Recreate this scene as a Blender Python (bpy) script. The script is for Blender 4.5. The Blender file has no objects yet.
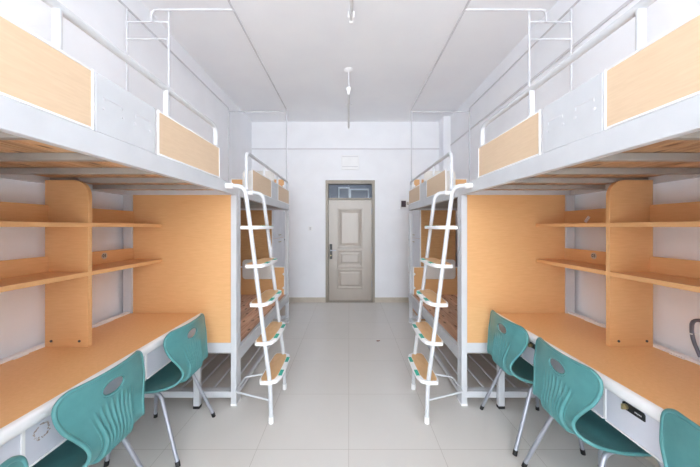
import bpy, bmesh, math, random
from mathutils import Vector, Matrix
random.seed(7)
S = bpy.context.scene
COL = S.collection
PI = math.pi

# ------------------------------------------------------------------ materials
def lin(r, g, b):
    f = lambda c: (c/255/12.92) if c/255 <= 0.04045 else ((c/255+0.055)/1.055)**2.4
    return (f(r), f(g), f(b), 1)

def mat(name, rgb, rough=0.5, metal=0.0, spec=0.5, coat=0.0):
    m = bpy.data.materials.new(name); m.use_nodes = True
    b = m.node_tree.nodes['Principled BSDF']
    b.inputs['Base Color'].default_value = lin(*rgb)
    b.inputs['Roughness'].default_value = rough
    b.inputs['Metallic'].default_value = metal
    b.inputs['Specular IOR Level'].default_value = spec
    if coat: b.inputs['Coat Weight'].default_value = coat
    return m

def noisy(m, c1, c2, scale=(6, 6, 6), detail=3, lo=0.35, hi=0.65, bump=0.0, bscale=None):
    """two-tone noise on the base colour, optional bump"""
    nt = m.node_tree; N = nt.nodes; L = nt.links
    b = N['Principled BSDF']
    tc = N.new('ShaderNodeTexCoord'); mp = N.new('ShaderNodeMapping')
    mp.inputs['Scale'].default_value = scale
    L.new(tc.outputs['Object'], mp.inputs['Vector'])
    n = N.new('ShaderNodeTexNoise'); n.inputs['Scale'].default_value = 1.0; n.inputs['Detail'].default_value = detail
    L.new(mp.outputs['Vector'], n.inputs['Vector'])
    r = N.new('ShaderNodeValToRGB')
    r.color_ramp.elements[0].position = lo; r.color_ramp.elements[0].color = lin(*c1)
    r.color_ramp.elements[1].position = hi; r.color_ramp.elements[1].color = lin(*c2)
    L.new(n.outputs['Fac'], r.inputs['Fac']); L.new(r.outputs['Color'], b.inputs['Base Color'])
    if bump:
        bp = N.new('ShaderNodeBump'); bp.inputs['Strength'].default_value = bump; bp.inputs['Distance'].default_value = 0.002
        L.new(n.outputs['Fac'], bp.inputs['Height']); L.new(bp.outputs['Normal'], b.inputs['Normal'])
    return m

M = {}
M['wall'] = noisy(mat('wall_paint', (236, 236, 240), 0.7, spec=0.2), (240, 242, 246), (244, 246, 250), (3, 3, 3))
M['ceil'] = noisy(mat('ceiling_paint', (236, 236, 240), 0.8, spec=0.1), (243, 245, 249), (246, 248, 251), (2, 2, 2))
M['white'] = noisy(mat('white_powder_coat', (232, 236, 241), 0.38, spec=0.45), (203, 206, 210), (208, 211, 215), (9, 9, 9))
M['tube'] = noisy(mat('white_gloss_tube', (238, 240, 243), 0.3), (204, 207, 211), (209, 212, 216), (9, 9, 9))
M['plastic'] = noisy(mat('white_plastic', (242, 243, 244), 0.4), (240, 241, 242), (244, 245, 246), (9, 9, 9))
M['backplate'] = noisy(mat('cream_plastic', (224, 222, 216), 0.45), (221, 219, 213), (227, 225, 219), (9, 9, 9))
M['drawer'] = noisy(mat('grey_white_steel', (214, 217, 227), 0.4), (211, 214, 225), (216, 219, 229), (5, 5, 5))
M['lam'] = noisy(mat('peach_laminate', (228, 184, 132), 0.42, spec=0.4), (222, 172, 118), (228, 180, 127), (14, 14, 160), 2, 0.3, 0.7)
M['guard'] = noisy(mat('lit_peach_laminate', (230, 204, 176), 0.42, spec=0.4), (219, 192, 160), (225, 199, 168), (14, 14, 160), 2, 0.3, 0.7)  # same peach laminate, bright upper light put into a paler colour
M['desk'] = noisy(mat('peach_desktop', (224, 176, 124), 0.45, spec=0.28), (234, 184, 128), (240, 191, 137), (60, 60, 60), 4, 0.3, 0.7)
M['tread'] = noisy(mat('peach_tread', (226, 184, 134), 0.45), (220, 176, 126), (230, 188, 140), (40, 12, 40), 3, 0.3, 0.7)
M['grip'] = mat('green_grip', (38, 168, 145), 0.5)
M['teal'] = noisy(mat('teal_plastic', (96, 163, 157), 0.33, spec=0.5), (80, 141, 142), (86, 147, 148), (20, 20, 20), 2)
M['chrome'] = noisy(mat('grey_tube_paint', (168, 172, 182), 0.3, metal=0.5), (164, 168, 178), (172, 176, 186), (12, 12, 12))
M['black'] = mat('black_rubber', (28, 28, 30), 0.5)
M['lockblack'] = mat('black_lock_plate', (24, 26, 30), 0.35)
M['brass'] = mat('worn_brass', (176, 164, 128), 0.35, metal=0.8)
M['beam'] = noisy(mat('shaded_beam_paint', (160, 157, 152), 0.5), (156, 153, 148), (164, 161, 156), (9, 9, 9))  # white beams darkened to grey, shade under the decks put into the colour
M['curtain'] = noisy(mat('grey_white_rod_paint', (202, 203, 208), 0.45), (198, 199, 204), (206, 207, 212), (9, 9, 9))
M['door'] = noisy(mat('champagne_door', (196, 184, 170), 0.3, metal=0.0, spec=0.6, coat=0.2), (166, 156, 145), (169, 159, 148), (18, 18, 3), 3)
M['doorframe'] = noisy(mat('champagne_frame', (176, 166, 152), 0.4, spec=0.5), (152, 144, 132), (160, 152, 140), (18, 18, 3), 3)
M['trunk'] = mat('grey_white_trunking', (214, 214, 218), 0.5)
M['basebd'] = noisy(mat('skirting_tile', (205, 199, 188), 0.35), (196, 188, 174), (205, 197, 184), (8, 8, 8))
M['hose'] = noisy(mat('grey_conduit', (112, 114, 128), 0.5), (108, 110, 124), (116, 118, 132), (20, 20, 20))
M['sticker'] = noisy(mat('grey_sticker', (176, 166, 150), 0.5), (186, 178, 164), (200, 192, 178), (90, 90, 90))
M['tag'] = noisy(mat('white_paper_tag', (226, 222, 222), 0.6), (205, 205, 212), (246, 244, 244), (120, 120, 120), 2, 0.38, 0.5)
M['ink'] = mat('dark_ink', (38, 26, 20), 0.6)
M['residue'] = noisy(mat('brown_residue', (150, 132, 124), 0.8), (150, 132, 124), (192, 180, 174), (200, 200, 200))
M['lamp'] = mat('lamp_body', (226, 226, 228), 0.45)
M['lamptube'] = mat('lamp_tube', (214, 214, 214), 0.3)
M['corr'] = noisy(mat('corridor_paint', (118, 124, 140), 0.7), (112, 118, 134), (124, 130, 146), (4, 4, 4))
M['petal'] = noisy(mat('dry_petal', (132, 84, 72), 0.7), (110, 66, 56), (150, 100, 88), (80, 80, 80))
M['hole'] = mat('steel_screw', (90, 90, 92), 0.4, metal=0.7)
M['wardwood'] = noisy(mat('wardrobe_laminate', (206, 158, 106), 0.45), (198, 150, 98), (211, 164, 112), (14, 14, 120), 2, 0.3, 0.7)
M['wardsteel'] = noisy(mat('wardrobe_steel', (214, 216, 222), 0.4), (210, 212, 219), (217, 219, 225), (6, 6, 6))

def plank_material(name, c_lo, c_mid, c_hi, pitch):
    m = mat(name, c_mid, 0.55, spec=0.3)
    nt = m.node_tree; N = nt.nodes; L = nt.links; b = N['Principled BSDF']
    tc = N.new('ShaderNodeTexCoord'); sep = N.new('ShaderNodeSeparateXYZ'); L.new(tc.outputs['Object'], sep.inputs[0])
    dv = N.new('ShaderNodeMath'); dv.operation = 'DIVIDE'; dv.inputs[1].default_value = pitch; L.new(sep.outputs['X'], dv.inputs[0])
    fl = N.new('ShaderNodeMath'); fl.operation = 'FLOOR'; L.new(dv.outputs[0], fl.inputs[0])
    wn = N.new('ShaderNodeTexWhiteNoise'); wn.noise_dimensions = '1D'; L.new(fl.outputs[0], wn.inputs['W'])
    mp = N.new('ShaderNodeMapping'); mp.inputs['Scale'].default_value = (45, 2.2, 45); L.new(tc.outputs['Object'], mp.inputs['Vector'])
    ad = N.new('ShaderNodeVectorMath'); ad.operation = 'ADD'; L.new(mp.outputs['Vector'], ad.inputs[0])
    sc = N.new('ShaderNodeVectorMath'); sc.operation = 'SCALE'; sc.inputs['Scale'].default_value = 37; L.new(wn.outputs['Color'], sc.inputs[0])
    L.new(sc.outputs[0], ad.inputs[1])
    ns = N.new('ShaderNodeTexNoise'); ns.inputs['Scale'].default_value = 1; ns.inputs['Detail'].default_value = 5; ns.inputs['Distortion'].default_value = 0.6
    L.new(ad.outputs[0], ns.inputs['Vector'])
    rp = N.new('ShaderNodeValToRGB'); e = rp.color_ramp.elements
    e[0].position = 0.28; e[0].color = lin(*c_lo); e[1].position = 0.72; e[1].color = lin(*c_hi)
    k = rp.color_ramp.elements.new(0.5); k.color = lin(*c_mid)
    L.new(ns.outputs['Fac'], rp.inputs['Fac'])
    # knots
    mp2 = N.new('ShaderNodeMapping'); mp2.inputs['Scale'].default_value = (9, 3.6, 1); L.new(tc.outputs['Object'], mp2.inputs['Vector'])
    vo = N.new('ShaderNodeTexVoronoi'); vo.voronoi_dimensions = '2D'; vo.inputs['Scale'].default_value = 1; L.new(mp2.outputs['Vector'], vo.inputs['Vector'])
    rk = N.new('ShaderNodeValToRGB'); rk.color_ramp.elements[0].position = 0.05; rk.color_ramp.elements[0].color = (0.16, 0.09, 0.06, 1)
    rk.color_ramp.elements[1].position = 0.14; rk.color_ramp.elements[1].color = (1, 1, 1, 1)
    L.new(vo.outputs['Distance'], rk.inputs['Fac'])
    mx = N.new('ShaderNodeMix'); mx.data_type = 'RGBA'; mx.blend_type = 'MULTIPLY'; mx.inputs['Factor'].default_value = 0.8
    L.new(rp.outputs['Color'], mx.inputs['A']); L.new(rk.outputs['Color'], mx.inputs['B'])
    hv = N.new('ShaderNodeHueSaturation'); L.new(mx.outputs['Result'], hv.inputs['Color'])
    mr = N.new('ShaderNodeMapRange'); mr.inputs['To Min'].default_value = 0.78; mr.inputs['To Max'].default_value = 1.15
    L.new(wn.outputs['Value'], mr.inputs['Value']); L.new(mr.outputs['Result'], hv.inputs['Value'])
    L.new(hv.outputs['Color'], b.inputs['Base Color'])
    return m
M['pine'] = plank_material('pine_planks', (176, 132, 96), (205, 164, 124), (222, 186, 148), 0.1)
M['pine_low'] = plank_material('reddish_pine_planks', (196, 148, 120), (222, 178, 148), (236, 198, 170), 0.1)

def floor_material():
    m = mat('floor_tiles', (205, 203, 198), 0.22, spec=0.5)
    nt = m.node_tree; N = nt.nodes; L = nt.links; b = N['Principled BSDF']
    tc = N.new('ShaderNodeTexCoord'); mp = N.new('ShaderNodeMapping')
    mp.inputs['Location'].default_value = (0.6*20+0.002, -1.8125+0.6*20, 0)
    L.new(tc.outputs['Object'], mp.inputs['Vector'])
    br = N.new('ShaderNodeTexBrick'); br.offset = 0; br.squash = 1
    br.inputs['Scale'].default_value = 1.0; br.inputs['Brick Width'].default_value = 0.6; br.inputs['Row Height'].default_value = 0.6
    br.inputs['Mortar Size'].default_value = 0.0016; br.inputs['Mortar Smooth'].default_value = 0.3
    br.inputs['Color1'].default_value = lin(220, 217, 212); br.inputs['Color2'].default_value = lin(217, 214, 209)
    br.inputs['Mortar'].default_value = lin(184, 179, 172)
    L.new(mp.outputs['Vector'], br.inputs['Vector'])
    n = N.new('ShaderNodeTexNoise'); n.inputs['Scale'].default_value = 5; n.inputs['Detail'].default_value = 6
    L.new(tc.outputs['Object'], n.inputs['Vector'])
    r = N.new('ShaderNodeValToRGB'); r.color_ramp.elements[0].color = (0.99, 0.99, 0.99, 1); r.color_ramp.elements[1].color = (1, 1, 1, 1)
    r.color_ramp.elements[0].position = 0.35; r.color_ramp.elements[1].position = 0.6
    L.new(n.outputs['Fac'], r.inputs['Fac'])
    mx = N.new('ShaderNodeMix'); mx.data_type = 'RGBA'; mx.blend_type = 'MULTIPLY'; mx.inputs['Factor'].default_value = 1
    L.new(br.outputs['Color'], mx.inputs['A']); L.new(r.outputs['Color'], mx.inputs['B'])
    L.new(mx.outputs['Result'], b.inputs['Base Color'])
    mr = N.new('ShaderNodeMapRange'); mr.inputs['To Min'].default_value = 0.2; mr.inputs['To Max'].default_value = 0.24
    L.new(n.outputs['Fac'], mr.inputs['Value']); L.new(mr.outputs['Result'], b.inputs['Roughness'])
    return m
M['floor'] = floor_material()

def glass_material():
    m = bpy.data.materials.new('window_glass'); m.use_nodes = True
    nt = m.node_tree; N = nt.nodes; L = nt.links
    N.remove(N['Principled BSDF']); out = N['Material Output']
    t = N.new('ShaderNodeBsdfTransparent'); t.inputs['Color'].default_value = (0.86, 0.9, 0.94, 1)
    g = N.new('ShaderNodeBsdfGlossy'); g.inputs['Roughness'].default_value = 0.12
    f = N.new('ShaderNodeFresnel'); f.inputs['IOR'].default_value = 1.3
    x = N.new('ShaderNodeMixShader'); L.new(f.outputs[0], x.inputs[0]); L.new(t.outputs[0], x.inputs[1]); L.new(g.outputs[0], x.inputs[2])
    L.new(x.outputs[0], out.inputs['Surface'])
    return m
M['glass'] = glass_material()

# ------------------------------------------------------------------ mesh helpers
def fillet(pts, r, n=6):
    pts = [Vector(p) for p in pts]; out = [pts[0]]
    for i in range(1, len(pts)-1):
        a, b, c = pts[i-1], pts[i], pts[i+1]
        d1 = (a-b).normalized(); d2 = (c-b).normalized()
        rr = min(r, (a-b).length*0.49, (c-b).length*0.49)
        p1 = b+d1*rr; p2 = b+d2*rr
        for k in range(n+1):
            t = k/n
            out.append((1-t)**2*p1 + 2*t*(1-t)*b + t*t*p2)
    out.append(pts[-1]); return out

class MB:
    """collects shapes; sx=-1 mirrors them across the middle of the room"""
    def __init__(self, sx=1):
        self.bm = bmesh.new(); self.sx = sx
    def v(self, p):
        return self.bm.verts.new((p[0]*self.sx, p[1], p[2]))
    def box(self, x0, x1, y0, y1, z0, z1):
        vs = [self.v((x, y, z)) for x in (x0, x1) for y in (y0, y1) for z in (z0, z1)]
        for f in ((0,1,3,2), (4,6,7,5), (0,4,5,1), (2,3,7,6), (0,2,6,4), (1,5,7,3)):
            self.bm.faces.new([vs[i] for i in f])
        return self
    def prism(self, poly, axis, a0, a1):
        """poly: 2-D outline; axis 'x','y','z' is the extrusion axis"""
        def mk(p, a):
            return {'x': (a, p[0], p[1]), 'y': (p[0], a, p[1]), 'z': (p[0], p[1], a)}[axis]
        A = [self.v(mk(p, a0)) for p in poly]; B = [self.v(mk(p, a1)) for p in poly]
        n = len(poly)
        self.bm.faces.new(A); self.bm.faces.new(B[::-1])
        for i in range(n):
            self.bm.faces.new((A[i], B[i], B[(i+1) % n], A[(i+1) % n]))
        return self
    def tube(self, pts, r, n=12, closed=False, cap=True):
        pts = [Vector(p) for p in pts]
        m = len(pts); rings = []
        up = None
        for i, p in enumerate(pts):
            if closed: t = (pts[(i+1) % m]-pts[i-1]).normalized()
            elif i == 0: t = (pts[1]-p).normalized()
            elif i == m-1: t = (p-pts[i-1]).normalized()
            else: t = ((pts[i+1]-p).normalized()+(p-pts[i-1]).normalized()).normalized()
            if up is None:
                up = Vector((0, 0, 1)) if abs(t.z) < 0.9 else Vector((1, 0, 0))
            u = (up - t*up.dot(t)).normalized(); w = t.cross(u); up = u
            rr = r[i] if isinstance(r, (list, tuple)) else r
            rings.append([self.v(p+(u*math.cos(2*PI*k/n)+w*math.sin(2*PI*k/n))*rr) for k in range(n)])
        rng = m if closed else m-1
        for i in range(rng):
            A = rings[i]; B = rings[(i+1) % m]
            for k in range(n):
                self.bm.faces.new((A[k], A[(k+1) % n], B[(k+1) % n], B[k]))
        if cap and not closed:
            self.bm.faces.new(rings[0][::-1]); self.bm.faces.new(rings[-1])
        return self
    def cyl(self, p0, p1, r, n=16):
        return self.tube([p0, p1], r, n)
    def build(self, name, material, parent=None, bevel=0.0, smooth=True, seg=2):
        bm = self.bm
        bmesh.ops.recalc_face_normals(bm, faces=bm.faces)
        me = bpy.data.meshes.new(name)
        root = parent
        while root is not None and root.parent is not None: root = root.parent
        if root is not None:
            bmesh.ops.translate(bm, verts=bm.verts, vec=-Vector(root.location))
        bm.to_mesh(me); bm.free()
        me.materials.append(material)
        if smooth:
            for p in me.polygons: p.use_smooth = True
            me.set_sharp_from_angle(angle=math.radians(38))
        o = bpy.data.objects.new(name, me); COL.objects.link(o)
        if parent is not None: o.parent = parent
        if bevel:
            b = o.modifiers.new('bevel', 'BEVEL'); b.width = bevel; b.segments = seg; b.limit_method = 'ANGLE'; b.angle_limit = math.radians(40)
            b.harden_normals = False
        return o

def tag(o, label=None, cat=None, group=None, kind=None):
    if label: o['label'] = label
    if cat: o['category'] = cat
    if group: o['group'] = group
    if kind: o['kind'] = kind
    return o
def thing(name, loc, label, cat, group=None, kind=None):
    o = bpy.data.objects.new(name, None); COL.objects.link(o); o.location = loc; o.empty_display_size = 0.1
    return tag(o, label, cat, group, kind)

# ------------------------------------------------------------------ room shell
W, D, H, YB = 1.87, 5.346, 3.475, -5.5       # half width, far wall, ceiling height, wall behind the camera
DX0, DX1, DZ = -0.45, 0.497, 2.35           # door opening
def struct(name, mb, m, label, cat, bevel=0.0):
    return tag(mb.build(name, m, None, bevel), label, cat, kind='structure')
struct('floor', MB().box(-2.07, 2.07, YB-0.2, 7.2, -0.1, 0), M['floor'], 'pale grey square floor tiles across the whole room', 'floor')
struct('ceiling', MB().box(-2.07, 2.07, YB-0.2, 7.2, H, H+0.12), M['ceil'], 'plain white ceiling over the dormitory room', 'ceiling')
struct('wall_left', MB().box(-W-0.2, -W, YB, D, 0, H), M['wall'], 'white painted wall behind the left desk and bunk', 'wall')
struct('wall_right', MB().box(W, W+0.2, YB, D, 0, H), M['wall'], 'white painted wall behind the right desk and bunk', 'wall')
mb = MB(); mb.box(-W-0.2, DX0, D, D+0.2, 0, H); mb.box(DX1, W+0.2, D, D+0.2, 0, H); mb.box(DX0, DX1, D, D+0.2, DZ, H)
struct('wall_far', mb, M['wall'], 'white painted far wall around the beige door', 'wall')
WX, WZ0, WZ1 = 1.7, 0.2, 3.3
mb = MB(); mb.box(-W-0.2, -WX, YB-0.2, YB, 0, H); mb.box(WX, W+0.2, YB-0.2, YB, 0, H)
mb.box(-WX, WX, YB-0.2, YB, 0, WZ0); mb.box(-WX, WX, YB-0.2, YB, WZ1, H)
struct('wall_back', mb, M['wall'], 'white wall with the daylight window behind the viewpoint', 'wall')
mb = MB()
for x in (-WX, -0.42, 0.38, WX-0.05): mb.box(x, x+0.05, YB-0.14, YB-0.08, WZ0, WZ1)
mb.box(-WX, WX, YB-0.139, YB-0.081, WZ0, WZ0+0.05); mb.box(-WX, WX, YB-0.139, YB-0.081, WZ1-0.05, WZ1)
struct('window_1', mb, M['plastic'], 'white window frame letting in the daylight', 'window')
struct('trim_1', MB().box(1.733, W, 5.10, D, 0, H), M['wall'], 'white square column in the far right corner', 'column')
mb = MB(); mb.box(-W, 1.733, D-0.012, D, 2.94, 2.962); mb.box(W-0.012, W, 0.2, 5.10, 2.94, 2.962)
struct('trim_2', mb, M['trunk'], 'thin wire trunking along the far and right walls', 'trunking')
def baseboard(name, mb, label):
    struct(name, mb, M['basebd'], label, 'skirting', 0.002)
mb = MB(); mb.box(-W, DX0, D-0.012, D, 0, 0.096); mb.box(DX1, 1.733, D-0.012, D, 0, 0.096)
baseboard('baseboard_far', mb, 'beige tile skirting along the far wall')
baseboard('baseboard_left', MB().box(-W, -W+0.012, YB, D-0.012, 0, 0.096), 'beige tile skirting along the left wall')
baseboard('baseboard_right', MB().box(W-0.012, W, YB, 5.10, 0, 0.096), 'beige tile skirting along the right wall')
# corridor seen through the pane above the door
mb = MB(); mb.box(-2.07, 2.07, 7.0, 7.2, 0, H); mb.box(-2.07, -1.87, D+0.2, 7.0, 0, H); mb.box(1.87, 2.07, D+0.2, 7.0, 0, H)
struct('wall_corridor', mb, M['corr'], 'blue grey corridor wall seen through the pane over the door', 'wall')
mb = MB()
for (x0, x1, z1) in ((-0.27, 0.02, 2.45), (0.02, 0.50, 2.41)):
    mb.box(x0, x0+0.03, 6.96, 7.0, 1.0, z1); mb.box(x1-0.03, x1, 6.96, 7.0, 1.0, z1)
    mb.box(x0+0.03, x1-0.03, 6.96, 7.0, z1-0.035, z1); mb.box(x0+0.03, x1-0.03, 6.96, 7.0, 1.0, 1.035)
struct('window_2', mb, M['plastic'], 'white window frames across the corridor, seen above the door', 'window')

# ------------------------------------------------------------------ door
dr = thing('door_1', (0.02, D, 0), 'beige panelled steel door with a pane above it', 'door', kind='structure')
yf0, yf1 = D-0.012, D+0.12
mb = MB(); fw = 0.052
mb.box(DX0, DX0+fw, yf0, yf1, 0, DZ); mb.box(DX1-fw, DX1, yf0, yf1, 0, DZ)
mb.box(DX0+fw, DX1-fw, yf0, yf1, DZ-0.07, DZ); mb.box(DX0+fw, DX1-fw, yf0+0.02, yf1, 1.98, 2.01)
mb.box(DX0+fw, DX1-fw, yf0+0.01, yf1, 0, 0.02)
mb.build('door_frame', M['doorframe'], dr, 0.004)
LY = D+0.045
lx0, lx1, lz0, lz1 = DX0+fw+0.004, DX1-fw-0.004, 0.024, 1.976
mb = MB(); mb.box(lx0, lx1, LY, LY+0.05, lz0, lz1)
def raised(mb, x0, x1, z0, z1, prof):
    """concentric rectangles: prof = [(inset, height towards the room)]"""
    rings = []
    for ins, h in prof:
        rings.append([mb.v((x, LY-h, z)) for x, z in ((x0+ins, z0+ins), (x1-ins, z0+ins), (x1-ins, z1-ins), (x0+ins, z1-ins))])
    for a, b in zip(rings, rings[1:]):
        for k in range(4): mb.bm.faces.new((a[k], a[(k+1) % 4], b[(k+1) % 4], b[k]))
    mb.bm.faces.new(rings[-1])
raised(mb, -0.235, 0.275, 1.04, 1.82, [(0, -0.004), (0.010, 0.006), (0.03, 0.006), (0.055, -0.0), (0.07, 0.001), (0.095, 0.008), (0.1, 0.008)])
raised(mb, -0.235, 0.275, 0.66, 1.015, [(0, -0.004), (0.010, 0.006), (0.03, 0.006), (0.055, 0.0), (0.085, 0.001), (0.105, 0.008), (0.115, 0.008)])
raised(mb, -0.235, 0.275, 0.25, 0.635, [(0, -0.004), (0.010, 0.006), (0.03, 0.006), (0.05, 0.0), (0.06, 0.001), (0.085, 0.008), (0.09, 0.008)])
for x in (-0.245, 0.283): mb.box(x-0.004, x+0.004, LY-0.004, LY+0.001, lz0, lz1)
leaf = mb.build('door_leaf', M['door'], dr, smooth=False)
mb = MB()
for z in (0.35, 1.0, 1.75): mb.cyl((lx1+0.002, LY-0.008, z-0.06), (lx1+0.002, LY-0.008, z+0.06), 0.009)
mb.build('hinge', M['chrome'], leaf)
lp = MB().box(-0.375, -0.325, LY-0.018, LY, 0.83, 1.12).build('lock_plate', M['lockblack'], dr, 0.005)
lp['label'] = 'tall black electronic lock plate'
mb = MB(); mb.cyl((-0.35, LY-0.018, 1.0), (-0.35, LY-0.055, 1.0), 0.012); mb.tube(fillet([(-0.35, LY-0.05, 1.0), (-0.3, LY-0.052, 1.0), (-0.245, LY-0.045, 1.0)], 0.02), 0.009)
mb.build('lever_handle', M['chrome'], lp)
mb = MB(); mb.cyl((-0.35, LY-0.018, 0.9), (-0.35, LY-0.03, 0.9), 0.012); mb.build('key_cylinder', M['brass'], lp)
MB().box(DX0+fw, DX1-fw, D+0.05, D+0.056, 2.01, DZ-0.07).build('transom_pane', M['glass'], dr)

# ------------------------------------------------------------------ things on the far wall
t = thing('emergency_light', (0.02, D, 2.6), 'white rectangular box fixed on the far wall above the door', 'wall box')
MB().box(-0.148, 0.192, D-0.03, D, 2.555, 2.825).build('housing', M['plastic'], t, 0.006)
for z in (2.79, 2.6): MB().box(-0.128, 0.172, D-0.034, D-0.029, z, z+0.013).build('raised_bar', M['trunk'], t)
t = thing('light_switch', (-0.742, D, 1.42), 'white square light switch plate on the far wall left of the door', 'light switch')
MB().box(-0.785, -0.70, D-0.01, D, 1.378, 1.463).build('switch_plate', M['plastic'], t, 0.003)
MB().box(-0.76, -0.725, D-0.015, D-0.009, 1.392, 1.449).build('rocker', M['trunk'], t, 0.002)
t = thing('meter_box', (1.09, D, 1.9), 'small white meter box with a dark display right of the door', 'meter box')
MB().box(0.985, 1.155, D-0.045, D, 1.80, 1.985).build('housing', M['plastic'], t, 0.004)
MB().box(0.998, 1.085, D-0.049, D-0.044, 1.83, 1.95).build('display', mat('dark_display', (92, 84, 92), 0.2), t)
MB().box(1.095, 1.135, D-0.06, D-0.044, 1.87, 1.93).build('switch_block', M['sticker'], t, 0.003)

# ------------------------------------------------------------------ ceiling lamps
def lamp(y0, y1, x, label, roses):
    t = thing('pendant_lamp', (x, (y0+y1)/2, H), label, 'ceiling lamp', 'fluorescent lamps hanging in line along the ceiling')
    MB().box(x-0.016, x+0.016, y0+0.02, y1-0.02, 3.165, 3.205).build('batten', M['lamp'], t, 0.004)
    MB().cyl((x, y0+0.03, 3.145), (x, y1-0.03, 3.145), 0.014).build('tube', M['lamptube'], t)
    for y in (y0, y1-0.03):
        mb = MB(); mb.box(x-0.027, x+0.027, y, y+0.03, 3.165, 3.215); mb.box(x-0.015, x+0.015, y+0.002, y+0.028, 3.122, 3.17)
        mb.build('end_cap', M['plastic'], t, 0.004)
    for y in roses:
        MB().cyl((x, y, 3.2), (x, y, H-0.01), 0.0075).build('stem', M['lamp'], t)
        mb = MB(); mb.tube([(x, y, H), (x, y, H-0.012), (x, y, H-0.03), (x, y, H-0.035)], [0.056, 0.056, 0.03, 0.012], 24)
        mb.build('ceiling_rose', M['plastic'], t)
lamp(3.50, 4.76, -0.005, 'white strip lamp hanging on rods above the aisle, nearer the door', (3.58, 4.60))
lamp(1.02, 2.30, 0.018, 'white strip lamp cut off by the top edge of the photo', (1.12, 2.20))

# ------------------------------------------------------------------ bed parts
XF, XW = 0.91, 1.83                      # aisle face and wall side of the beds
def pick(sx, left, right): return left if sx < 0 else right

def deck(sx, t, y0, y1, z, material, name='deck_planks'):
    mb = MB(sx); n = 9; x0, x1 = XF+0.045, XW-0.03; p = (x1-x0)/n
    for i in range(n): mb.box(x0+i*p+0.004, x0+(i+1)*p-0.004, y0, y1, z, z+0.018)
    return mb.build(name, material, t, 0.0015)

def guard_panel(sx, t, y0, y1, z0=1.795, z1=2.01):
    o = MB(sx).box(XF+0.001, XF+0.011, y0+0.009, y1-0.009, z0+0.009, z1-0.009).build('guard_panel', M['guard'], t)
    mb = MB(sx); b = 0.009
    mb.box(XF-0.002, XF+0.008, y0, y0+b, z0, z1); mb.box(XF-0.002, XF+0.008, y1-b, y1, z0, z1)
    mb.box(XF-0.002, XF+0.008, y0+b, y1-b, z0, z0+b); mb.box(XF-0.002, XF+0.008, y0+b, y1-b, z1-b, z1)
    mb.build('panel_trim', M['plastic'], o, 0.003)

def name_plate(sx, t, y0, y1, z0=1.795, z1=2.008):
    o = MB(sx).box(XF, XF+0.025, y0, y1, z0, z1).build('name_plate', M['white'], t, 0.002)
    w = y1-y0
    for a, b in ((0.10, 0.39), (0.60, 0.89)):
        ya, yb = y0+a*w, y0+b*w; mb = MB(sx)
        mb.box(XF-0.002, XF+0.001, ya, yb, 1.929, 1.932)
        mb.box(XF-0.002, XF+0.001, ya, ya+0.003, 1.915, 1.932); mb.box(XF-0.002, XF+0.001, yb-0.003, yb, 1.915, 1.932)
        for y in (ya, yb): mb.cyl((XF-0.003, y, 1.888), (XF+0.001, y, 1.888), 0.005, 10)
        mb.build('label_holder', M['trunk'], o)

def guard_rail(sx, t, y0, y1, ztop, posts, zleg0, zleg1):
    xc = XF+0.014; r = 0.0155
    mb = MB(sx)
    mb.tube(fillet([(xc, y0, zleg0), (xc, y0, ztop), (xc, y1, ztop), (xc, y1, zleg1)], 0.06, 8), r)
    for y in posts: mb.cyl((xc, y, 1.99), (xc, y, ztop), 0.0125)
    mb.build('guard_rail', M['tube'], t)

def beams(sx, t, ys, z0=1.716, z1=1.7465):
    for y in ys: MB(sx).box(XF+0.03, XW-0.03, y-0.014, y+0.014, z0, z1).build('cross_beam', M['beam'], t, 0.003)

def loft(sx):
    t = thing('loft_bed', (sx*1.37, 1.31, 0), pick(sx,
        'white steel loft bed with peach guard panels over the desk with a scuffed drawer',
        'white steel loft bed with peach guard panels over the desk with visible black drawer locks'), 'loft bed', 'loft beds over the desks')
    y0, y1 = 0.33, 2.295
    for (x0, x1, ya, yb, ztop) in ((XF+0.001, XF+0.048, 2.25, y1, 1.709), (XW-0.073, XW, 2.25, y1, 1.709), (XF+0.001, XF+0.048, y0, y0+0.045, 1.709), (XW-0.073, XW, y0, y0+0.045, 1.709)):
        o = MB(sx).box(x0, x1, ya, yb, 0.012, ztop).build('post', M['white'], t, 0.004)
        MB(sx).box(x0-0.002, x1+0.002, ya-0.002, yb, 0, 0.02).build('foot_cap', M['plastic'], o, 0.003)
    MB(sx).box(XF, XF+0.035, y0, y1, 1.708, 1.795).build('side_rail', M['white'], t, 0.003)
    MB(sx).box(XW-0.035, XW, y0, y1, 1.708, 1.785).build('wall_rail', M['white'], t, 0.003)
    for y in (y0+0.002, 2.255): MB(sx).box(XF+0.034, XW-0.034, y, y+0.036, 1.711, 1.785).build('end_beam', M['white'], t, 0.003)
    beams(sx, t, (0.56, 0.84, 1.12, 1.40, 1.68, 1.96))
    deck(sx, t, y0+0.04, 2.25, 1.747, M['pine'])
    guard_panel(sx, t, 0.36, 0.992); guard_panel(sx, t, 1.325, 1.957); name_plate(sx, t, 1.0, 1.305)
    guard_rail(sx, t, 0.40, 1.925, 2.149, (0.88, 1.405), 2.0, 2.0)
    # end panel down to the lower rail, facing the desk
    MB(sx).box(XF+0.047, XW-0.072, 2.262, 2.282, 0.505, 1.712).build('end_panel', M['lam'], t, 0.001)
    MB(sx).box(1.10, XW-0.072, 0.340, 0.360, 0.505, 1.712).build('end_panel', M['lam'], t, 0.001)  # unseen panel added to shade the under-loft, narrowed to let some light past
    MB(sx).box(XF+0.047, XW-0.072, 2.258, 2.292, 0.428, 0.508).build('end_rail', M['white'], t, 0.003)
    MB(sx).box(XF+0.047, XW-0.072, 2.258, 2.292, 0.062, 0.112).build('bottom_rail', M['white'], t, 0.003)

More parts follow.
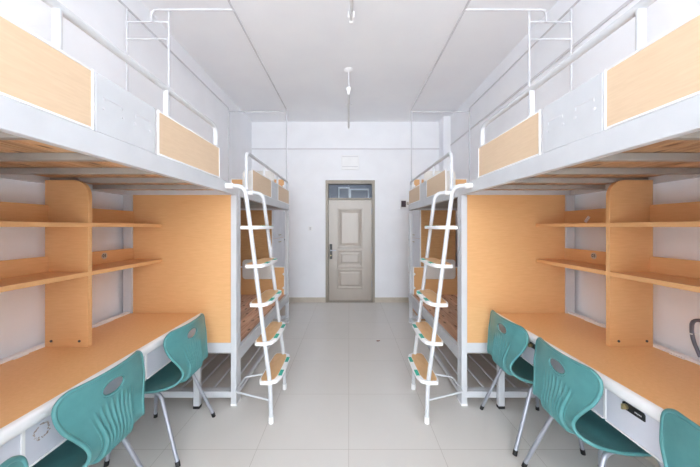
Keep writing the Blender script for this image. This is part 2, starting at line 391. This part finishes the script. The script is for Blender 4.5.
def bunk(sx):
    t = thing('bunk_bed', (sx*1.37, 3.26, 0), pick(sx,
        'white bunk bed with bare pine slats, beyond the left end panel and ladder',
        'white bunk bed with bare pine slats, beyond the right end panel and ladder'), 'bunk bed', 'bunk beds near the door')
    y0, y1 = 2.297, 4.23
    for (x0, x1, ya, yb) in ((XF+0.001, XF+0.048, y0, 2.34), (XW-0.073, XW, y0, 2.34), (XF+0.001, XF+0.048, 4.185, y1), (XW-0.073, XW, 4.185, y1)):
        o = MB(sx).box(x0, x1, ya, yb, 0.012, 1.704).build('post', M['white'], t, 0.004)
        MB(sx).box(x0-0.002, x1+0.002, ya+0.0005, yb, 0, 0.02).build('foot_cap', M['plastic'], o, 0.003)
    MB(sx).box(XF, XF+0.035, y0+0.001, y1, 1.703, 1.79).build('side_rail', M['white'], t, 0.003)
    MB(sx).box(XW-0.035, XW, y0+0.001, y1, 1.703, 1.785).build('wall_rail', M['white'], t, 0.003)
    for y in (y0+0.004, y1-0.04): MB(sx).box(XF+0.034, XW-0.034, y, y+0.036, 1.705, 1.78).build('end_beam', M['white'], t, 0.003)
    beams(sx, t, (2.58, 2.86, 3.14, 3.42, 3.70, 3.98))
    deck(sx, t, y0+0.045, y1-0.045, 1.747, M['pine'])
    guard_panel(sx, t, 2.616, 3.262, 1.79, 2.0); guard_panel(sx, t, 3.57, 4.215, 1.79, 2.0); name_plate(sx, t, 3.28, 3.555, 1.79, 1.998)
    guard_rail(sx, t, 2.507, 4.16, 2.125, (3.03, 3.59), 1.788, 1.99)
    # lower berth
    MB(sx).box(XF+0.002, XF+0.037, 2.338, 4.187, 0.34, 0.445).build('lower_side_rail', M['white'], t, 0.003)
    MB(sx).box(XW-0.037, XW-0.002, 2.338, 4.187, 0.34, 0.445).build('lower_wall_rail', M['white'], t, 0.003)
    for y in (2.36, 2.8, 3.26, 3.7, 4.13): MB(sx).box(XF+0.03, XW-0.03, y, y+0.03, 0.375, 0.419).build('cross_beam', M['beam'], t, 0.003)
    deck(sx, t, 2.345, 4.18, 0.42, M['pine_low'])
    # shoe rack
    for y in (2.30, 4.19): MB(sx).box(XF+0.046, XW-0.071, y, y+0.03, 0.062, 0.108).build('rack_rail', M['white'], t, 0.003)
    o = MB(sx); o.box(XF+0.008, XF+0.035, 2.339, 4.186, 0.055, 0.085)
    o.build('rack_side_rail', M['white'], t, 0.003)
    for k in range(6):
        x = 1.0+k*0.135
        MB(sx).cyl((x, 2.325, 0.098), (x, 4.195, 0.098), 0.009, 10).build('rack_rod', M['tube'], t)
    # headboards at the far end, one per berth
    for z0, z1, pz0, pz1 in ((1.76, 2.16, 2.0, 2.285), (0.44, 0.845, 0.675, 0.965)):
        o = MB(sx).box(XF+0.06, XW-0.075, 4.155, 4.173, z0, z1).build('headboard', M['lam'], t)
        mb = MB(sx); b = 0.012
        mb.box(XF+0.05, XF+0.062, 4.151, 4.177, z0, z1+b); mb.box(XW-0.077, XW-0.065, 4.151, 4.177, z0, z1+b); mb.box(XF+0.062, XW-0.077, 4.151, 4.177, z1, z1+b)
        for z in (z0+0.1, z1-0.1):
            mb.cyl((XF+0.062, 4.148, z), (XF+0.062, 4.16, z), 0.02, 14)
        mb.build('headboard_trim', M['plastic'], o, 0.002)
        def rrect(x0, x1, z0, z1, r, n=6):
            out = []
            for cx, cz, a in ((x1-r, z1-r, 0), (x0+r, z1-r, 90), (x0+r, z0+r, 180), (x1-r, z0+r, 270)):
                for k in range(n+1):
                    w = math.radians(a+90*k/n); out.append((cx+r*math.cos(w), cz+r*math.sin(w)))
            return out
        MB(sx).prism(rrect(1.115, 1.585, pz0, pz1, 0.05), 'y', 4.128, 4.152).build('backrest', M['backplate'], t, 0.005)

# ------------------------------------------------------------------ desk with drawers
def desk(sx):
    t = thing('desk', (sx*1.47, 1.3, 0), pick(sx,
        'long peach topped desk whose drawer front carries a scuffed ring mark',
        'long peach topped desk with black lock plates showing on its drawers'), 'desk', 'desks under the loft beds')
    y0, y1 = 0.40, 2.255; xf, xb = 1.18, 1.775
    MB(sx).box(xf+0.02, xb, y0, y1, 0.728, 0.751).build('desktop', M['desk'], t)
    # rounded white front edging
    pr = [(xf+0.026, 0.752), (xf+0.012, 0.7515), (xf+0.004, 0.746), (xf, 0.737), (xf, 0.714), (xf+0.004, 0.705), (xf+0.012, 0.70), (xf+0.026, 0.70)]
    MB(sx).prism(pr, 'y', y0, y1+0.001).build('front_edging', M['plastic'], t)
    mb = MB(sx); mb.box(xb-0.002, xb+0.034, y0, y1, 0.735, 0.764)
    mb.box(xb-0.016, xb, 1.93, 2.08, 0.7515, 0.757); mb.box(xb-0.016, xb, 1.46, 1.53, 0.7515, 0.757)
    trough = mb.build('cable_trough', M['plastic'], t, 0.003)
    mb = MB(sx)
    for k in range(9): mb.box(xb+0.006, xb+0.022, 1.72+k*0.022, 1.728+k*0.022, 0.7635, 0.7648)
    mb.build('vent_slots', M['hole'], trough)
    # carcass and drawers
    mb = MB(sx); mb.box(xf+0.04, xb, y0+0.01, y0+0.03, 0.552, 0.728); mb.box(xf+0.04, xb, y1-0.04, y1-0.02, 0.552, 0.728); mb.box(xb-0.02, xb, y0+0.03, y1-0.04, 0.552, 0.728)
    mb.box(xf+0.022, xf+0.04, y0+0.01, y1-0.005, 0.698, 0.728)
    mb.build('carcass', M['drawer'], t, 0.002)
    seams = pick(sx, (0.40, 1.02, 1.64, 2.255), (0.40, 0.68, 1.30, 1.92, 2.255))
    MBs = MB(sx)
    for a, b in zip(seams, seams[1:]):
        d = MB(sx); g = 0.006
        d.box(xf+0.018, xf+0.034, a+g, b-g, 0.553, 0.70); d.box(xf+0.034, xb-0.03, a+0.035, b-0.045, 0.556, 0.566)
        d.box(xf+0.034, xb-0.03, a+0.035, a+0.045, 0.566, 0.66); d.box(xf+0.034, xb-0.03, b-0.055, b-0.045, 0.566, 0.66)
        d = d.build('drawer', M['drawer'], t, 0.002)
        MB(sx).box(xf+0.012, xf+0.018, a+g, b-g, 0.549, 0.556).build('bottom_lip', M['plastic'], d, 0.001)
        if sx > 0 and b-a > 0.5:
            y = b-0.132
            mb = MB(sx)
            lp = mb.prism([(y-0.046, 0.662), (y+0.04, 0.662), (y+0.046, 0.668), (y+0.046, 0.688), (y+0.04, 0.694), (y-0.04, 0.694), (y-0.046, 0.688)], 'x', xf+0.012, xf+0.018).build('lock_plate', M['lockblack'], d, 0.001)
            mb = MB(sx); mb.cyl((xf+0.002, y+0.028, 0.678), (xf+0.014, y+0.028, 0.678), 0.011, 16); mb.box(xf-0.008, xf+0.004, y+0.025, y+0.031, 0.667, 0.689)
            mb.build('lock_barrel', M['brass'], d)
            mb = MB(sx)
            for k in range(5): mb.box(xf+0.0112, xf+0.0125, y-0.012-k*0.0058, y-0.0085-k*0.0058, 0.6745, 0.6795)
            mb.build('lock_lettering', M['trunk'], d)
        if sx < 0 and 0.9 < a < 1.1:
            mb = MB(sx); rnd = random.Random(3)
            cy, cz = 1.085, 0.655
            for k in range(46):
                if rnd.random() < 0.3: continue
                an = 2*PI*k/46; r = 0.026+rnd.uniform(-0.004, 0.004); q = rnd.uniform(0.0012, 0.003)
                y = cy+r*math.cos(an); z = cz+r*math.sin(an)
                mb.box(xf+0.0171, xf+0.0185, y-q, y+q*1.3, z-q, z+q)
            o = mb.build('glue_residue', M['residue'], d); o['label'] = 'brown ring of glue residue'
        if a > 0.5:
            MB(sx).box(xf+0.014, xf+0.036, a-0.0055, a+0.0055, 0.553, 0.70).build('divider_strip', M['plastic'], t)
    for y in (y0+0.02, y1-0.042):
        for x in (xf+0.012, xb-0.05):
            if x > 1.5 : zt = 0.56
            else: zt = 0.552
            o = MB(sx).box(x, x+0.05, y, y+0.036, 0.02, zt).build('leg', M['white'], t, 0.004)
            MB(sx).box(x-0.001, x+0.051, y-0.001, y+0.037, 0, 0.022).build('foot_cap', M['black'], o, 0.003)

# ------------------------------------------------------------------ bookshelf standing on the desk
def text_mesh(txt, size, name, material, parent, matrix):
    cu = bpy.data.curves.new(name, 'FONT'); cu.body = txt; cu.size = size; cu.align_x = 'CENTER'; cu.align_y = 'CENTER'; cu.extrude = 0.0004; cu.offset = 0.0004
    tmp = bpy.data.objects.new('tmp', cu); COL.objects.link(tmp)
    bpy.context.view_layer.update()
    me = bpy.data.meshes.new_from_object(tmp.evaluated_get(bpy.context.evaluated_depsgraph_get()))
    bpy.data.objects.remove(tmp)
    root = parent
    while root.parent is not None: root = root.parent
    me.transform(Matrix.Translation(-Vector(root.location)) @ matrix)
    me.name = name; me.materials.clear(); me.materials.append(material)
    o = bpy.data.objects.new(name, me); COL.objects.link(o); o.parent = parent
    return o

def shelf(sx):
    t = thing('bookshelf', (sx*1.65, 1.64, 0.751), pick(sx,
        'empty peach two tier bookshelf with a round 01 sticker, standing on the desk',
        'empty peach two tier bookshelf with a round 03 sticker and white tag on the desk'), 'bookshelf', 'bookshelves on the desks')
    xf, xb = 1.52, 1.772
    r = 0.087; zt = 1.724
    poly = [(xb, 0.752), (xb, zt)]
    for k in range(9):
        a = math.radians(90*k/8); poly.append((xf+r-r*math.sin(a), zt-r+r*math.cos(a)))
    poly.append((xf, 0.752))
    o = MB(sx).prism(poly, 'y', 1.620, 1.645).build('divider', M['lam'], t, 0.001)
    mb = MB(sx)
    for x in (1.571, 1.735): mb.cyl((x, 1.617, 0.785), (x, 1.622, 0.785), 0.007, 12)
    mb.build('screw', M['hole'], o)
    for ya, yb in ((0.42, 1.620), (1.645, 2.262)):
        for z in (1.450, 1.164):
            MB(sx).box(xf, xb-0.0005, ya, yb, z, z+0.025).build('shelf', M['lam'], t, 0.001)
            MB(sx).box(xb-0.02, xb, ya, yb, z+0.025, z+0.025+(0.103 if z > 1.3 else 0.09)).build('back_board', M['lam'], t, 0.001)
    # near-end support, outside the frame
    MB(sx).box(xf, xb, 0.40, 0.42, 0.752, zt).build('side_panel', M['lam'], t, 0.001)
    fx = xb-0.02
    o = MB(sx).cyl((fx-0.0015, 1.99, 1.243), (fx, 1.99, 1.243), 0.023, 28).build('number_sticker', M['sticker'], t)
    o['label'] = pick(sx, 'round number sticker reading 01', 'round number sticker reading 03')
    ry = Matrix.Rotation(-sx*PI/2, 4, 'Z') @ Matrix.Rotation(PI/2, 4, 'X')
    text_mesh(pick(sx, '01', '03'), 0.032, 'sticker_number', M['ink'], o, Matrix.Translation((sx*(fx-0.0022), 1.99, 1.244)) @ ry)
    if sx > 0:
        a = math.radians(40); c, s = math.cos(a), math.sin(a)
        P = [(y*c-z*s+2.045, y*s+z*c+1.506) for y, z in ((-0.012, -0.026), (0.012, -0.026), (0.012, 0.026), (-0.012, 0.026))]
        o = MB(sx).prism(P, 'x', fx-0.0012, fx).build('paper_tag', M['tag'], t); o['label'] = 'tilted white paper tag'

# ------------------------------------------------------------------ ladder
def ladder(sx):
    t = thing('ladder', (sx*0.7, 2.275, 0), pick(sx,
        'white tube ladder with five peach steps, clipped to the left bunk',
        'white tube ladder with five peach steps, clipped to the right bunk'), 'ladder', 'ladders up to the top berths')
    for y in (2.06, 2.49):
        p = [(0.909, y, 1.755), (0.80, y, 1.755), (0.752, y, 1.62), (0.733, y, 1.46), (0.584, y, 0.30), (0.577, y, 0.22), (0.577, y, 0.02)]
        q = [Vector(p[0])] + fillet([p[0], (0.772, y, 1.755), (0.733, y, 1.46), (0.583, y, 0.27), p[-1]], 0.09, 8)[1:]
        o = MB(sx).tube(q, 0.0155, 16).build('rail', M['tube'], t)
        mb = MB(sx); mb.cyl((0.577, y, 0.0), (0.577, y, 0.045), 0.019)
        mb.build('foot', M['plastic'], o)
        mb = MB(sx); mb.cyl((0.86, y, 1.755), (0.911, y, 1.755), 0.021); mb.build('clamp_sleeve', M['plastic'], o, 0.003)
    for k in range(5):
        z = 0.315+k*0.286
        xr = 0.573+(z-0.27)*0.1261
        # outline (x towards the bed is larger); aisle edge is the long chamfered side
        ys = lambda a: 2.275+a
        out = [(xr+0.075, ys(-0.238)), (xr+0.005, ys(-0.24)), (xr-0.045, ys(-0.212)), (xr-0.064, ys(-0.15)), (xr-0.067, ys(0)), (xr-0.064, ys(0.15)), (xr-0.045, ys(0.212)), (xr+0.005, ys(0.24)), (xr+0.075, ys(0.238)), (xr+0.09, ys(0.20)), (xr+0.092, ys(0)), (xr+0.09, ys(-0.20))]
        st = MB(sx).prism(out, 'z', z-0.026, z).build('step', M['plastic'], t, 0.006)
        cx, cy = xr+0.018, 2.275
        ins = [((cx+(x-cx)*0.86) if x > cx else (cx+(x-cx)*0.62), cy+(y-cy)*0.93) for x, y in out]
        MB(sx).prism(ins, 'z', z-0.002, z+0.0015).build('tread', M['tread'], st)
        for a0, a1 in ((-0.15, -0.065), (0.065, 0.15)):
            e = xr-0.063
            MB(sx).prism([(e, ys(a0)), (e, ys(a1)), (e+0.027, ys(a1)), (e+0.027, ys(a0))], 'z', z-0.003, z+0.0018).build('grip_strip', M['grip'], st, 0.001)
    mb = MB(sx); mb.tube(fillet([(0.578, 2.06, 0.165), (0.888, 2.17, 0.165), (0.888, 2.38, 0.165), (0.578, 2.49, 0.165)], 0.03, 6), 0.0075)
    mb.build('brace', M['tube'], t)

# ------------------------------------------------------------------ curtain frame over the beds
def curtain(sx):
    t = thing('curtain_frame', (sx*1.35, 2.25, 1.8), pick(sx,
        'thin white tube curtain frame standing above the left beds up to the ceiling',
        'thin white tube curtain frame standing above the right beds up to the ceiling'), 'curtain frame', 'curtain frames above the beds')
    r = 0.0088; xa, xb = 0.925, 1.785; zr = 3.19
    MB(sx).tube(fillet([(xa, 0.36, 1.796), (xa, 0.36, zr), (xa, 4.12, zr), (xa, 4.12, 2.126)], 0.03), r).build('front_rod', M['curtain'], t)
    MB(sx).tube(fillet([(xb, 0.36, 1.786), (xb, 0.36, 3.21), (xb, 4.12, 3.21), (xb, 4.12, 1.786)], 0.03), r).build('wall_rod', M['curtain'], t)
    MB(sx).cyl((xa, 4.12, zr-0.03), (xb, 4.12, zr-0.03), 0.0085).build('cross_rod', M['curtain'], t)
    MB(sx).tube(fillet([(xa, 2.22, zr-0.005), (1.575, 2.22, zr-0.005), (1.575, 2.22, 3.088)], 0.05, 8), 0.0095).build('cross_rod', M['curtain'], t)
    MB(sx).cyl((1.448, 2.235, 1.79), (1.448, 2.235, 3.20), 0.009).build('upright', M['curtain'], t)
    MB(sx).cyl((xb, 2.235, 1.79), (xb, 2.235, 3.21), 0.008).build('upright', M['curtain'], t)
    for z in (3.098, 2.96): MB(sx).cyl((1.448, 2.235, z), (xb, 2.235, z), 0.007).build('rung', M['curtain'], t)

# ------------------------------------------------------------------ wardrobe behind each bunk
def wardrobe(sx):
    xf = 1.09 if sx > 0 else 1.17; xb = xf+0.56
    t = thing('wardrobe', (sx*(xf+xb)/2, 4.7, 0), pick(sx,
        'white doored wardrobe with a brown side, half hidden past the left bunk',
        'white doored wardrobe with a brown side, half hidden past the right bunk'), 'wardrobe', 'wardrobes between the bunks and the far wall')
    y0, y1, zt = 4.30, 5.08, 1.73
    MB(sx).box(xf+0.02, xb, y0, y1, 0.0, zt).build('body', M['wardwood'], t, 0.002)
    mb = MB(sx); mb.box(xf+0.014, xf+0.024, y0-0.003, y0+0.012, 0, zt); mb.build('edge_strip', M['plastic'], t)
    for z0, z1 in ((0.06, 1.262), (1.268, zt-0.004)):
        for ya, yb in ((y0+0.003, 4.688), (4.692, y1-0.003)):
            o = MB(sx).box(xf, xf+0.019, ya, yb, z0, z1).build('door', M['wardsteel'], t, 0.002)
            yk = yb-0.04 if ya < 4.5 else ya+0.04
            zk = z1-0.06 if z0 < 1 else z0+0.05
            MB(sx).box(xf-0.014, xf, yk-0.03, yk+0.03, zk-0.006, zk+0.006).build('handle', M['brass'], o, 0.003)
    mb = MB(sx)
    for z in (0.62, 1.22): mb.cyl((xf-0.004, y1-0.03, z), (xf+0.001, y1-0.03, z), 0.012, 12)
    mb.build('hinge_cap', M['hole'], t)

for sx in (-1, 1):
    loft(sx); bunk(sx); desk(sx); shelf(sx); ladder(sx); curtain(sx); wardrobe(sx)

# ------------------------------------------------------------------ chairs
def cr(tab, t):
    """Catmull-Rom through the rows of tab, t in 0..len-1"""
    n = len(tab); i = min(max(int(t), 0), n-2); f = t-i
    g = lambda k: tab[min(max(k, 0), n-1)]
    p0, p1, p2, p3 = g(i-1), g(i), g(i+1), g(i+2)
    return [0.5*((2*b)+(c-a)*f+(2*a-5*b+4*c-d)*f*f+(3*b-a-3*c+d)*f**3) for a, b, c, d in zip(p0, p1, p2, p3)]
# rows: centre x, centre z, half width, edge shift in x, edge shift in z   (front lip -> back top); +x faces the desk
PROF = [
    (0.215, 0.412, 0.190, 0.000, 0.004),
    (0.200, 0.436, 0.200, 0.000, 0.006),
    (0.150, 0.446, 0.212, 0.000, 0.010),
    (0.060, 0.438, 0.220, 0.000, 0.014),
    (-0.050, 0.430, 0.220, 0.000, 0.018),
    (-0.125, 0.428, 0.208, 0.000, 0.020),
    (-0.190, 0.440, 0.190, -0.004, 0.020),
    (-0.226, 0.466, 0.164, -0.010, 0.014),
    (-0.238, 0.506, 0.147, -0.012, 0.006),
    (-0.236, 0.552, 0.152, -0.008, 0.0),
    (-0.231, 0.604, 0.178, 0.004, 0.0),
    (-0.228, 0.656, 0.208, 0.020, 0.0),
    (-0.226, 0.708, 0.222, 0.034, 0.0),
    (-0.224, 0.755, 0.224, 0.038, 0.0),
    (-0.222, 0.795, 0.218, 0.038, 0.0),
]
arc = [0.0]
NS = 400
for k in range(1, NS+1):
    a = cr(PROF, (k-1)/NS*(len(PROF)-1)); b = cr(PROF, k/NS*(len(PROF)-1))
    arc.append(arc[-1]+math.hypot(b[0]-a[0], b[1]-a[1]))
LEN = arc[-1]
def at_len(s):
    s = min(max(s, 0), LEN)
    lo, hi = 0, NS
    while hi-lo > 1:
        m = (lo+hi)//2
        if arc[m] <= s: lo = m
        else: hi = m
    f = (s-arc[lo])/max(1e-9, arc[hi]-arc[lo])
    return (lo+f)/NS*(len(PROF)-1)
def shell_point(u, s, out=0.0):
    row = cr(PROF, at_len(s)); d = 0.004
    r2 = cr(PROF, at_len(min(s+d, LEN))); r1 = cr(PROF, at_len(max(s-d, 0)))
    tx, tz = r2[0]-r1[0], r2[1]-r1[1]; l = math.hypot(tx, tz); nx, nz = -tz/l, tx/l   # +n: sitter's side
    uu = u*u
    return Vector((row[0]+row[3]*uu - nx*out, row[2]*u, row[1]+row[4]*uu - nz*out)), row[1]
def corner(u, R, Wd):
    y = abs(u)*Wd; e = y-(Wd-R)
    return 0 if e <= 0 else R-math.sqrt(max(0, R*R-e*e))
S_HOLE = None
HZ = 0.722
for k in range(NS+1):
    r = cr(PROF, k/NS*(len(PROF)-1))
    if S_HOLE is None and k > NS*0.6 and r[1] >= HZ: S_HOLE = arc[k]
EA, EB = 0.062, 0.033
def make_shell(parent):
    bm = bmesh.new(); NU, NV = 168, 110
    grid = []; par = {}
    for j in range(NV+1):
        rowv = []
        for i in range(NU+1):
            u = -1+2*i/NU
            s0 = corner(u, 0.06, 0.21); s1 = LEN-corner(u, 0.05, 0.222)
            s = s0+(s1-s0)*j/NV
            # raised ribs low on the back, splaying a little upwards
            z = cr(PROF, at_len(s))[1]
            amp = 0.0
            if s > LEN*0.45:
                k1 = min(1, max(0, (s-LEN*0.50)/0.05)); k2 = min(1, max(0, (S_HOLE-0.04-0.35*abs(u)*0.1-s)/0.14))
                amp = 0.019*k1*k2
            yv = cr(PROF, at_len(s))[2]*u
            wave = 0.5+0.5*math.cos(2*PI*u/0.133)
            win = min(1, max(0, (0.60-abs(u))/0.06))
            p, _ = shell_point(u, s, amp*(-(1-wave)**2.5)*win)
            if s < LEN*0.40 and abs(yv) < 0.10 and 0.05 < s < 0.33:
                pass
            v = bm.verts.new(p); par[v] = (yv, s); rowv.append(v)
        grid.append(rowv)
    inside = lambda v: ((par[v][0]/EA)**2+((par[v][1]-S_HOLE)/EB)**2) < 1
    for j in range(NV):
        for i in range(NU):
            q = (grid[j][i], grid[j][i+1], grid[j+1][i+1], grid[j+1][i])
            if any(inside(v) for v in q): continue
            bm.faces.new(q)
    # snap the opening's border on the ellipse
    for v in list(bm.verts):
        if not v.link_faces: bm.verts.remove(v); continue
        y, s = par[v]; rr = math.sqrt((y/EA)**2+((s-S_HOLE)/EB)**2)
        if rr < 1.35 and v.is_boundary and abs(y) < 0.1:
            yy, ss = y/rr, S_HOLE+(s-S_HOLE)/rr
            wd = cr(PROF, at_len(ss))[2]
            v.co = shell_point(yy/wd, ss)[0]
    me = bpy.data.meshes.new('shell')
    bmesh.ops.recalc_face_normals(bm, faces=bm.faces)
    # rolled rim all round and round the hand hole
    rim = MB(); rim.bm.free(); rim.bm = bm
    loop = []
    for i in range(NU+1): loop.append(grid[0][i].co.copy())
    for j in range(1, NV+1): loop.append(grid[j][NU].co.copy())
    for i in range(NU-1, -1, -1): loop.append(grid[NV][i].co.copy())
    for j in range(NV-1, 0, -1): loop.append(grid[j][0].co.copy())
    return bm, loop
bm, rim_loop = make_shell(None)
chair_root = thing('chair', (0, 0, 0), 'teal chair', 'chair', 'teal plastic chairs at the desks')
me = bpy.data.meshes.new('shell'); bm.to_mesh(me); bm.free(); me.materials.append(M['teal'])
for p in me.polygons: p.use_smooth = True
sh = bpy.data.objects.new('shell', me); COL.objects.link(sh); sh.parent = chair_root
md = sh.modifiers.new('thickness', 'SOLIDIFY'); md.thickness = 0.009; md.offset = 0
mb = MB(); mb.tube(rim_loop, 0.0085, 10, closed=True); mb.build('rim', M['teal'], chair_root)
hl = []
for k in range(40):
    a = 2*PI*k/40; y = EA*math.cos(a); s = S_HOLE+EB*math.sin(a); wd = cr(PROF, at_len(s))[2]
    hl.append(shell_point(y/wd, s)[0])
mb = MB(); mb.tube(hl, 0.006, 10, closed=True); mb.build('hand_hole_rim', M['teal'], chair_root)
# steel frame
RT = 0.0115
for sy in (-1, 1):
    rl = MB().tube(fillet([(-0.265, sy*0.222, 0.012), (-0.115, sy*0.158, 0.408), (-0.02, sy*0.155, 0.412)], 0.05, 8), RT, 14).build('leg', M['chrome'], chair_root)
    MB().tube([(-0.2665, sy*0.2225, 0.0), (-0.258, sy*0.219, 0.03)], 0.0135, 14).build('foot_cap', M['black'], rl)
    fl = MB().tube(fillet([(0.175, sy*0.215, 0.012), (0.125, sy*0.158, 0.408), (-0.02, sy*0.155, 0.412)], 0.06, 8), RT, 14).build('leg', M['chrome'], chair_root)
    MB().tube([(0.1755, sy*0.2155, 0.0), (0.1725, sy*0.212, 0.03)], 0.0135, 14).build('foot_cap', M['black'], fl)
mb = MB(); mb.cyl((-0.085, -0.157, 0.405), (-0.085, 0.157, 0.405), 0.010); mb.cyl((0.085, -0.157, 0.405), (0.085, 0.157, 0.405), 0.010)
mb.build('seat_frame', M['chrome'], chair_root)

def copy_tree(o, parent=None):
    c = o.copy(); COL.objects.link(c)
    if parent is not None: c.parent = parent
    for ch in list(o.children): copy_tree(ch, c)
    return c
SPOTS = [
    (-1.30, 1.905, 180, 'teal chair tucked under the left desk, beside the end panel'),
    (-1.305, 1.275, 180.5, 'teal chair at the left desk in front of the scuffed drawer, whole back showing'),
    (-1.15, 0.60, 179, 'teal chair cut off at the bottom left corner of the photo'),
    (1.32, 1.99, 0, 'teal chair tucked under the right desk, beside the end panel'),
    (1.312, 1.445, -2.5, 'teal chair pushed under the middle of the right desk, wide open seat showing'),
    (1.352, 0.805, 0, 'teal chair back cut off at the bottom right edge of the photo'),
]
kids_of = chair_root
for i, (x, y, a, lab) in enumerate(SPOTS):
    o = chair_root if i == 0 else copy_tree(chair_root)
    o.location = (x, y, 0); o.rotation_euler = (0, 0, math.radians(a)); o['label'] = lab

# ------------------------------------------------------------------ grey hose above the right desk, dried petal on the floor
t = thing('cable_conduit', (1.85, 1.4, 0.9), 'grey bendy cable conduit curving up the wall above the right desk', 'cable conduit')
MB().tube(fillet([(1.848, 1.462, 0.765), (1.842, 1.495, 0.86), (1.84, 1.492, 0.955), (1.84, 1.42, 0.965), (1.84, 1.25, 0.95)], 0.06, 8), 0.0085, 12).build('hose', M['hose'], t)
MB().box(1.845, 1.87, 1.19, 1.26, 0.905, 0.99).build('wall_socket', M['plastic'], t, 0.004)
MB().box(1.832, 1.87, 1.486, 1.503, 0.873, 0.880).build('clip', M['plastic'], t, 0.002)
mb = MB(); c = Vector((0.37, 3.53, 0.001))
pp = [(-0.024, 0.004), (-0.008, 0.012), (0.01, 0.008), (0.026, 0.010), (0.014, -0.002), (-0.006, -0.008)]
mb.prism([(c.x+x, c.y+y) for x, y in pp], 'z', 0.0, 0.007)
o = mb.build('dried_petal', M['petal'], None, 0.002); tag(o, 'tiny dry brown petal lying on the floor tiles', 'petal')

# ------------------------------------------------------------------ light
def area(name, loc, rot, sx, sy, power, col=(1, 1, 1)):
    l = bpy.data.lights.new(name, 'AREA'); l.shape = 'RECTANGLE'; l.size = sx; l.size_y = sy; l.energy = power; l.color = col
    o = bpy.data.objects.new(name, l); COL.objects.link(o); o.location = loc; o.rotation_euler = rot
    return o
area('window_daylight', (0, YB-0.22, (WZ0+WZ1)/2), (PI/2, 0, 0), 2*WX, WZ1-WZ0, 235, (0.93, 0.967, 1.0))
for k, yl in enumerate((-0.82, -3.3)):      # fill lights added unseen behind the viewpoint, without lamp bodies
    area('unseen_fill_light', (0.0, yl, 3.12), (0, 0, 0), 0.06, 1.25, (5, 24)[k], (0.93, 0.965, 1.0))
area('corridor_light', (0, 6.3, H-0.05), (0, 0, 0), 1.2, 0.3, 7, (0.9, 0.95, 1.0))
sl = bpy.data.lights.new('sun', 'SUN'); sl.energy = 18.0; sl.angle = math.radians(1); sl.color = (0.97, 0.98, 1.0)
so = bpy.data.objects.new('sun', sl); COL.objects.link(so); so.location = (0, -9, 6); so.rotation_euler = (math.radians(90-42), 0, 0)
w = bpy.data.worlds.new('world'); S.world = w; w.use_nodes = True
w.node_tree.nodes['Background'].inputs['Color'].default_value = (0.85, 0.92, 1.0, 1)
w.node_tree.nodes['Background'].inputs['Strength'].default_value = 1.0
S.cycles.max_bounces = 14; S.cycles.diffuse_bounces = 10; S.cycles.glossy_bounces = 6; S.cycles.transparent_max_bounces = 8

# ------------------------------------------------------------------ camera
cd = bpy.data.cameras.new('camera'); cam = bpy.data.objects.new('camera', cd); COL.objects.link(cam)
cam.location = (0, 0, 1.45); cam.rotation_euler = (PI/2, 0, 0)
cd.sensor_width = 36; cd.sensor_fit = 'HORIZONTAL'; cd.lens = 278*36/700
cd.shift_x = 1.0/700; cd.shift_y = -6.5/700; cd.clip_start = 0.02
S.camera = cam
S.view_settings.view_transform = 'Standard'; S.view_settings.look = 'None'
S.view_settings.gamma = 1; S.view_settings.use_curve_mapping = False
S.view_settings.exposure = 0.2
